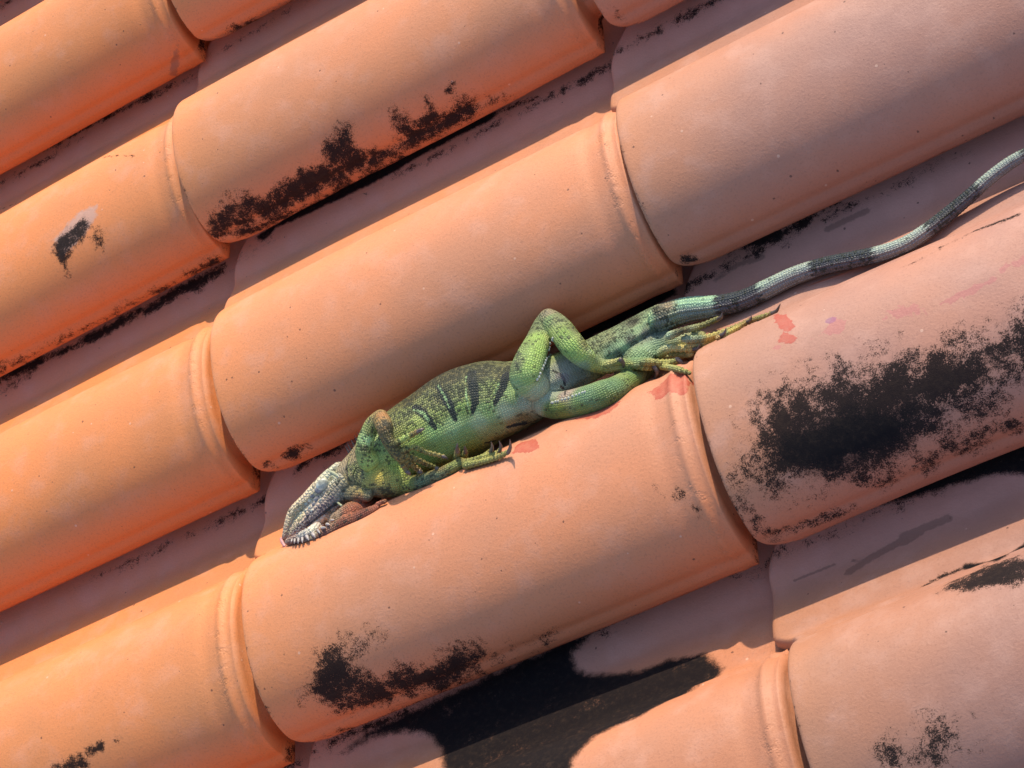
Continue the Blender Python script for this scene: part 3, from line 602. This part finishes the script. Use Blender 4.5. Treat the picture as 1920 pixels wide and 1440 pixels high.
col = col * (1 - f) + tc * f; dk = dk * (1 - f[:, 0]) + (0.05 + 0.25 * dark) * f[:, 0]
# dark strokes on the skin
def stroke3(pts, r, strength=1.0, colr=(0.012, 0.018, 0.022), kinds=None, jag=0.25):
    Pp = np.array([pick(*p) for p in pts]); best = np.full(nvt, 9.0); tt = np.zeros(nvt)
    for i in range(len(Pp) - 1):
        a = Pp[i]; ab = Pp[i + 1] - a; t = np.clip(((vv - a) @ ab) / (ab @ ab + 1e-12), 0, 1)
        d = np.linalg.norm(vv - a - t[:, None] * ab, axis=1) / (r[i] + (r[i + 1] - r[i]) * t) * 520; best = np.minimum(best, d)
    nz = np.sin(suv[:, 0] * 3.1) * 0.5 + np.sin(suv[:, 1] * 2.7 + suv[:, 0]) * 0.5
    m = sstep(1.15, 0.85, best + nz * jag * 0.5) * strength
    if kinds: m = m * np.isin(kind, kinds)
    col[:] = col * (1 - m[:, None]) + np.array(colr) * m[:, None]
BK = ('trunk', 'chest')
for pts, r in (([(774,762),(790,773),(800,785),(813,802)], [6,7.5,6.5,3.5]), ([(820,722),(832,742),(842,762),(851,787)], [5,7,8,3.5]), ([(882,697),(886,725),(891,750),(884,775)], [9,8.5,7,3]), ([(948,700),(941,722),(932,742),(925,757)], [7,7,5.5,3]), ([(955,694),(950,705)], [7,7]),
               ([(952,804),(968,800),(985,797)], [2.5,3.5,4]), ([(910,831),(930,829)], [2,3])):
    stroke3(pts, r, 0.95, kinds=BK)
for pts, r in (([(828,722),(838,742),(848,765)], [1.5,2,1.5]), ([(880,705),(880,740),(884,765)], [1.5,2,1.5]), ([(780,767),(798,775),(808,790)], [1.5,3,2.5]), ([(942,715),(934,735)], [1.5,2])):
    stroke3([(x - 7, y - 1) for x, y in pts], r, 0.8, lin([170, 205, 140]) * 0.9, BK)
stroke3([(1034,694),(1046,700),(1056,712),(1060,724),(1058,738)], [1.6,1.8,2.2,2.2,1.6], 0.95, (0.02,0.02,0.025))
stroke3([(1052,728),(1056,730)], [2.5,2.5], 0.9, (0.06,0.015,0.012))
stroke3([(1045,703),(1058,706),(1062,716)], [5,6,4], 0.55, (0.30,0.25,0.27))
stroke3([(956,716),(970,726),(990,728),(1003,722)], [1.6,1.8,1.8,1.2], 0.8, lin([190,210,150]) * 0.8)
stroke3([(1072,600),(1090,625),(1108,650),(1118,665)], [2.2,2.2,2.0,1.6], 0.7, lin([185,215,120]) * 0.85, ('leg',))
stroke3([(556,1001),(574,987),(592,973),(610,960),(630,948)], [1.2,1.8,2.2,2.6,2.6], 0.9, (0.02,0.02,0.03))
stroke3([(566,988),(586,967),(606,950)], [4,6,5], 0.35, (0.06,0.035,0.055))
stroke3([(652,862),(648,880),(652,900),(668,912),(688,918)], [2,2.2,2.2,2,1.6], 0.85, (0.06,0.055,0.035))
stroke3([(655,858),(651,880),(655,900)], [1.2,1.2,1.2], 0.7, lin([190,195,120]) * 0.8)
stroke3([(735,880),(755,866)], [1.5,1.5], 0.5, (0.08,0.10,0.03), BK)
stroke3([(700,905),(730,880),(755,862)], [1.4,1.6,1.2], 0.5, (0.07,0.09,0.03))
col = np.clip(col, 0.004, 0.75)
# sculpted relief: skin folds, ringed toes, tail keels, dewlap wrinkles
disp = np.zeros(nvt)
toe = kind == 'toe'; disp += toe * 0.0016 * np.sin(svt / 0.0145 * 2 * np.pi)
disp += (kind == 'tail') * (0.0014 * np.sin(svt / 0.0115 * 2 * np.pi) * 0.35 + 0.0009 * np.cos(theta * 12))
disp += (kind == 'dewlap') * 0.0006 * np.sin(svt / 0.013 * 2 * np.pi + 2.5 * np.sin(theta * 2 + svt * 22))
disp += (kind == 'jaw') * 0.0016 * np.sin(svt / 0.012 * 2 * np.pi)
disp += (kind == 'trunk') * (0.002 * np.sin(svt * 26 + 1.3 * np.sin(theta * 2)) + 0.0012 * np.sin(theta * 11 + svt * 9))
vv = vv + no * disp[:, None]

def skin_material():
    N = Nodes('iguana_skin'); pos = N.n('ShaderNodeNewGeometry').outputs['Position']
    c0 = N.attr('Col').outputs['Color']; uv = N.attr('suv').outputs['Vector']; dkn = N.attr('dk').outputs['Fac']
    v1 = N.vor(uv, 1.0, 'F1', 0.42, '2D'); ve = N.vor(uv, 1.0, 'DISTANCE_TO_EDGE', 0.42, '2D')
    sc = N.n('ShaderNodeSeparateColor'); N.l(v1.outputs['Color'], sc.inputs[0])
    soft = N.noise(pos, 160, 4, 0.65)
    thr = N.math('MULTIPLY_ADD', N.math('SUBTRACT', soft, 0.5), 0.22, dkn)
    darkc = N.ramp(N.math('SUBTRACT', thr, sc.outputs[0]), -0.03, 0.10)
    c = N.mix(N.math('MULTIPLY', darkc, 0.74), c0, (0.022, 0.028, 0.018, 1))
    c = N.mix(N.math('MULTIPLY_ADD', sc.outputs[1], 0.40, 0.0), c, N.mix(1.0, c, (1.35, 1.3, 1.1, 1), 'MULTIPLY'))
    c = N.mix(N.math('MULTIPLY', sc.outputs[2], 0.35), c, N.mix(1.0, c, (0.6, 0.75, 0.9, 1), 'MULTIPLY'))
    groove = N.math('SUBTRACT', 1.0, N.ramp(ve.outputs['Distance'], 0.02, 0.20))
    c = N.mix(N.math('MULTIPLY', groove, 0.55), c, N.mix(1.0, c, (0.42, 0.45, 0.40, 1), 'MULTIPLY'))
    c = N.mix(N.math('MULTIPLY', N.ramp(soft, 0.42, 0.7), 0.30), c, N.mix(1.0, c, (0.75, 0.78, 0.72, 1), 'MULTIPLY'))
    N.l(c, N.b.inputs['Base Color']); N.b.inputs['Roughness'].default_value = 0.48
    N.b.inputs['Specular IOR Level'].default_value = 0.32
    h = N.math('MULTIPLY_ADD', soft, 0.5, N.ramp(ve.outputs['Distance'], 0.0, 0.38))
    N.l(N.bump(h, 0.85, 0.00055), N.b.inputs['Normal']); return N.m
SKIN = skin_material()
base_pt = np.array([0.85, -3.2, 0.0])
ig = bpy.data.objects.new('iguana', None); ig.location = (base_pt * S).tolist(); ig.empty_display_size = 0.02; C.objects.link(ig)
tag(ig, 'dead green iguana lying belly up between two rows of tiles, its long banded tail trailing', 'iguana')
bo = link_mesh('body', vv, fcs, SKIN, parent=ig, origin=base_pt)
cattr(bo.data, 'Col', col); vattr(bo.data, 'suv', suv); fattr(bo.data, 'dk', dk)

CLAW = plain('claw_horn', (0.11, 0.085, 0.075), 0.35, 0.5, 500, 0.4)
PLATE = plain('pale_plate', (0.46, 0.47, 0.38), 0.38, 0.5, 260, 0.45, 0.0004)
PLATE2 = plain('grey_plate', (0.24, 0.23, 0.23), 0.42, 0.5, 300, 0.35, 0.0004)
TOOTH = plain('pale_spike', (0.36, 0.32, 0.30), 0.4, 0.5, 300, 0.2)
SPINE = plain('orange_spine', (0.62, 0.30, 0.10), 0.5, 0.4, 300, 0.25)
PINKM = plain('pink_gum', (0.50, 0.25, 0.24), 0.4, 0.5, 400, 0.2)
def cone3(name, pts, mat, segs=10, flat=1.0, sink=0.004):
    A = []; z0 = pick(pts[0][0], pts[0][1])[2] - sink - pts[0][2]
    for (x, y, z, r) in pts:
        p = at(x, y, z + z0); A.append([*p, r * ((p - CP) @ CR[2]) / F])
    B = catmull(A, 4); B[:, 3] = np.maximum(B[:, 3], 0.0008)
    v, f = tube_mesh(B[:, :3], B[:, 3], flat, segs)
    return link_mesh(name, v, f, mat, parent=ig, origin=B[0][:3])
CL = [[(784,809,.455,4.2),(790,806,.46,3.2),(796,803,.455,.6)], [(831,856,.40,3.6),(836,858,.395,2.6),(840,861,.385,.6)], [(819,878,.39,4),(824,880,.385,2.8),(828,883,.375,.6)], [(787,884,.39,4.4),(791,887,.385,3),(793,891,.375,.6)], [(764,885,.39,4.2),(768,888,.385,2.8),(769,892,.375,.6)],
      [(858,847,.37,4.2),(857,839,.39,3.2),(858,831,.405,.6)], [(873,848,.37,4.2),(872,842,.385,3.2),(871,836,.40,.6)], [(920,847,.355,4),(923,838,.375,3),(921,829,.40,.6)], [(953,848,.35,4.2),(957,838,.37,3.3),(956,824,.405,.6)], [(937,846,.355,3.8),(939,836,.375,2.9),(936,827,.395,.6)],
      [(1164,675,.445,5),(1169,682,.43,3.6),(1168,694,.405,.6)], [(1227,688,.42,5),(1232,698,.41,4.2),(1228,708,.39,2.6),(1219,716,.375,.6)], [(1270,674,.425,5.4),(1278,681,.42,4.2),(1278,692,.405,2.8),(1273,704,.385,.6)],
      [(1347,598,.22,4),(1353,594,.235,3.2),(1354,586,.245,.6)], [(1446,588,.27,4.2),(1456,583,.285,3.4),(1463,570,.31,.8)], [(1352,629,.28,4.4),(1358,625,.29,3.4),(1361,616,.30,.7)], [(1302,655,.285,4.6),(1309,653,.29,3.2),(1313,645,.30,.7)], [(1401,604,.285,4),(1407,600,.295,3),(1409,592,.305,.6)]]
for c in CL: cone3('claw', c, CLAW)
SPK = [((553,1011),(552,1019),2.6),((560,1010),(559,1019),2.8),((567,1008),(567,1018),2.8),((575,1005),(579,1013),3.6),((586,1000),(591,1008),4.2),((596,994),(600,1000),2.6),((604,990),(611,989),3.4),((613,983),(618,984),3.4),((622,976),(627,975),3.0),((548,1011),(546,1017),2.2)]
for (a, b, r) in SPK: cone3('dewlap_spike', [(a[0], a[1], 0, r), ((a[0] + b[0]) / 2, (a[1] + b[1]) / 2, .010, r * .8), (b[0], b[1], .012, .6)], TOOTH, 8)
cone3('gum', [(527,1010,.235,2.6),(529,1016,.24,3.4),(534,1024,.245,3.2)], PINKM, 10)
def dome(name, x, y, rx, ry, ang, mat, lift=0.35, parent=ig, z=None):
    p = pick(x, y) if z is None else at(x, y, z); k = ((p - CP) @ CR[2]) / F
    ux = CR[0] * math.cos(ang) + CR[1] * math.sin(ang); uy = -CR[0] * math.sin(ang) + CR[1] * math.cos(ang); n = -CR[2]
    V, Fq = [], []; m = 20
    for i in range(9):
        ph = math.pi * i / 8 - math.pi / 2
        for j in range(m):
            t = 2 * math.pi * j / m; V.append(p + k * (math.cos(ph) * (rx * math.cos(t) * ux + ry * math.sin(t) * uy) + lift * min(rx, ry) * math.sin(ph) * n))
    for i in range(8):
        for j in range(m): Fq.append((i * m + j, i * m + (j + 1) % m, (i + 1) * m + (j + 1) % m, (i + 1) * m + j))
    return link_mesh(name, V, Fq, mat, parent=parent, origin=p)
A0 = -0.75
dome('cheek_plate', 605, 906, 13, 10.5, A0, PLATE, 0.55)['label'] = 'large round pale plate on the cheek'
dome('cheek_plate', 597, 922, 8, 6.5, -0.1, PLATE2, 0.55)
for x, y, r in ((592,935,6.5),(585,932,4.5),(587,943,4.5),(580,940,4.2),(579,950,4.0),(572,947,3.8),(571,957,3.6),(600,935,3.5),(584,955,3.4),(563,960,3.6)): dome('cheek_plate', x, y, r, r * .85, A0, PLATE2 if r > 4.3 else PLATE, 0.5)
rgp = np.random.default_rng(5)
JAWS = plain('jaw_scale', (0.42, 0.37, 0.22), 0.42, 0.5, 300, 0.4, 0.0004); JAWD = plain('dark_jaw_scale', (0.10, 0.075, 0.09), 0.42, 0.5, 300, 0.4, 0.0004)
def scale_field(name, mat, rows, rr):
    V, Fq = [], []
    for (a, b, n, r) in rows:
        for i in range(n):
            t = (i + rgp.uniform(-.2, .2)) / max(1, n - 1); x = a[0] + (b[0] - a[0]) * t + rgp.normal(0, .6); y = a[1] + (b[1] - a[1]) * t + rgp.normal(0, .6)
            p = pick(x, y); k = ((p - CP) @ CR[2]) / F; q = r * rgp.uniform(.8, 1.15); o = len(V); m = 8
            for ii, (cc, hh) in enumerate(((1, -.3), (.8, .25), (.4, .5))):
                for j in range(m):
                    th = 2 * math.pi * j / m; V.append(p + k * q * (cc * (1.15 * math.cos(th) * (CR[0] * .75 - CR[1] * .66) + .85 * math.sin(th) * (CR[0] * .66 + CR[1] * .75)) - hh * CR[2]))
            V.append(p - k * q * .55 * CR[2])
            for ii in range(2):
                for j in range(m): Fq.append((o + ii * m + j, o + ii * m + (j + 1) % m, o + (ii + 1) * m + (j + 1) % m, o + (ii + 1) * m + j))
            for j in range(m): Fq.append((o + 2 * m + j, o + 2 * m + (j + 1) % m, o + 3 * m))
    return link_mesh(name, V, Fq, mat, parent=ig, origin=V[0])
scale_field('jaw_scales', JAWS, [((538,1000),(548,958),11,2.4),((548,955),(592,922),12,2.5),((542,1003),(556,962),10,2.2),((556,960),(585,930),8,2.2),((545,995),(566,965),8,2.0),((612,932),(622,905),6,2.0),((618,925),(628,895),6,1.8)], 2)
scale_field('throat_scales', JAWD, [((552,995),(575,965),8,2.3),((556,999),(585,965),9,2.2),((575,965),(600,945),7,2.4),((590,965),(612,945),6,2.2),((600,950),(622,930),6,2.3)], 2)
# folds of the ear
EARM = plain('ear_fold_skin', (0.36, 0.38, 0.24), 0.45, 0.5, 300, 0.3)
for pts in ([(620,889,.31,3),(632,900,.325,3.4),(636,912,.33,3.2),(628,920,.325,2.6)], [(637,922,.335,2.4),(628,926,.335,2.4),(625,934,.335,2.4),(634,943,.34,2.6),(640,948,.345,2.6)], [(636,888,.315,3),(640,900,.33,2.6),(646,908,.335,2.4)], [(640,925,.335,1.8),(640,933,.335,1.8)], [(616,884,.30,4),(626,888,.305,4.5),(634,893,.31,4)]):
    cone3('ear_fold', [(x, y, pick(x, y)[2] + (0.004 if i else 0.004), r * .85) for i, (x, y, z, r) in enumerate(pts)], EARM, 10)
# pores along the insides of the two thighs
def row(name, pts, n, r, mat):
    Pq = catmull([(a, b, 0) for a, b in pts], 12); V, Fq = [], []
    o = None
    for t in np.linspace(0, len(Pq) - 1, n):
        x, y = Pq[int(t)][:2]; p = pick(x, y); k = ((p - CP) @ CR[2]) / F; o = len(V); m = 10
        for i in range(5):
            ph = math.pi * i / 8
            for j in range(m):
                th = 2 * math.pi * j / m; V.append(p + k * r * (math.cos(ph) * (math.cos(th) * CR[0] + math.sin(th) * CR[1]) - 0.7 * math.sin(ph) * CR[2]))
        for i in range(4):
            for j in range(m): Fq.append((o + i * m + j, o + i * m + (j + 1) % m, o + (i + 1) * m + (j + 1) % m, o + (i + 1) * m + j))
    return link_mesh(name, V, Fq, mat, parent=ig, origin=V[0])
PORE = plain('pore_wax', (0.42, 0.45, 0.38), 0.45, 0.5, 400, 0.2)
row('pore_row', [(1034,634),(1032,655),(1027,672),(1020,690),(1010,712)], 15, 3.0, PORE)
row('pore_row', [(1032,755),(1050,749),(1075,741),(1095,734)], 12, 2.8, PORE)
# the comb of spines under the tail, and the dark spikes on the nape
def comb(name, pts, n, h, dirx, mat, wdt=2.0):
    Pq = catmull(pts, 20); V, Fq = [], []
    for t in np.linspace(0, len(Pq) - 1, n):
        i = int(t); x, y, z = Pq[i][:3]; j = min(i + 1, len(Pq) - 1)
        a = at(x, y, z); k = ((a - CP) @ CR[2]) / F; tang = at(*Pq[j][:3]) - at(*Pq[max(j - 2, 0)][:3]); tang /= np.linalg.norm(tang) + 1e-9
        tip = at(x + dirx[0] * h, y + dirx[1] * h, z + dirx[2]); th_ = CR[2] * k * 0.8; o = len(V)
        V += [a - tang * k * wdt + th_, a + tang * k * wdt + th_, a + tang * k * wdt - th_, a - tang * k * wdt - th_, tip]
        Fq += [(o, o + 1, o + 4), (o + 1, o + 2, o + 4), (o + 2, o + 3, o + 4), (o + 3, o, o + 4), (o + 3, o + 2, o + 1, o)]
    return link_mesh(name, V, Fq, mat, parent=ig, origin=V[0], smooth=False)
comb('tail_spines', [(1518,534,.075,0),(1545,524,.08,0),(1580,512,.085,0),(1618,498,.09,0)], 24, 12, (-.95, .45, -.02), SPINE, 2.6)
comb('nape_spines', [(655,850,.15,0),(672,832,.15,0),(690,815,.15,0)], 7, 20, (-.45, -.9, .02), CLAW, 2.2)
#ENDIGUANA
LAB = {
 (-1, 1): 'orange tile at the top left corner, brown chip in its lower right end',
 (0, 1): 'orange tile at the top edge starting just right of the chipped corner tile',
 (-1, 2): 'orange tile at the left with a grey-black lichen patch and a pale lime halo',
 (0, 2): 'tile above the middle with long speckled black mould along its lower side',
 (1, 3): 'large clean pinkish tile filling the top right corner, the iguana tail passing below it',
 (1, 6): 'tile barely showing at the very bottom right corner of the picture',
 (-1, 3): 'clean orange tile at the left, its end beside and above the iguana head',
 (0, 3): 'clean tile directly above the iguana body, two small mould spots at its lower left corner',
 (-1, 4): 'brightest orange tile in the bottom left corner with a few black flecks',
 (0, 4): 'tile under the iguana, black mould low at its left and red smears along its crest',
 (1, 4): 'tile at the right with the biggest black mould patch and dried blood spots',
 (0, 5): 'tile at the bottom whose channel is blackened by a solid dark stain',
 (1, 5): 'pinkish tile at the bottom right with a speckled mould spot and black streaks',
 (-1, 5): 'tile whose grey-brown channel shows at the bottom edge, left of the blackened channel',
 (1, 2): 'small part of a tile at the top edge, black stain along its rim',
}
inside = {}
for rc, T in tiles.items():
    q = T['px'][T['front']]; inside[rc] = ((q[:, 0] > 5) & (q[:, 0] < 1915) & (q[:, 1] > 5) & (q[:, 1] < 1435)).any()
print('tiles in frame', sorted(k for k in inside if inside[k]), 'labelled', sorted(LAB))
for rc, T in tiles.items():
    T['o']['kind'] = 'thing'
    if rc in LAB: tag(T['o'], LAB[rc], 'roof tile', 'clay roof tiles')
    else: tag(T['o'], 'plain clean clay tile just outside the edge of the picture', 'roof tile', 'clay roof tiles')
me_deck = link_mesh('light_block_deck', [(-5, 3, -0.35), (7, 3, -0.35), (7, -9, -0.35), (-5, -9, -0.35)], [(0, 3, 2, 1)], plain('light_block_dark', (0.05, 0.045, 0.04), 0.9))  # unseen underlay sheet, added beneath the tiles to block light leaks
me_deck['kind'] = 'structure'
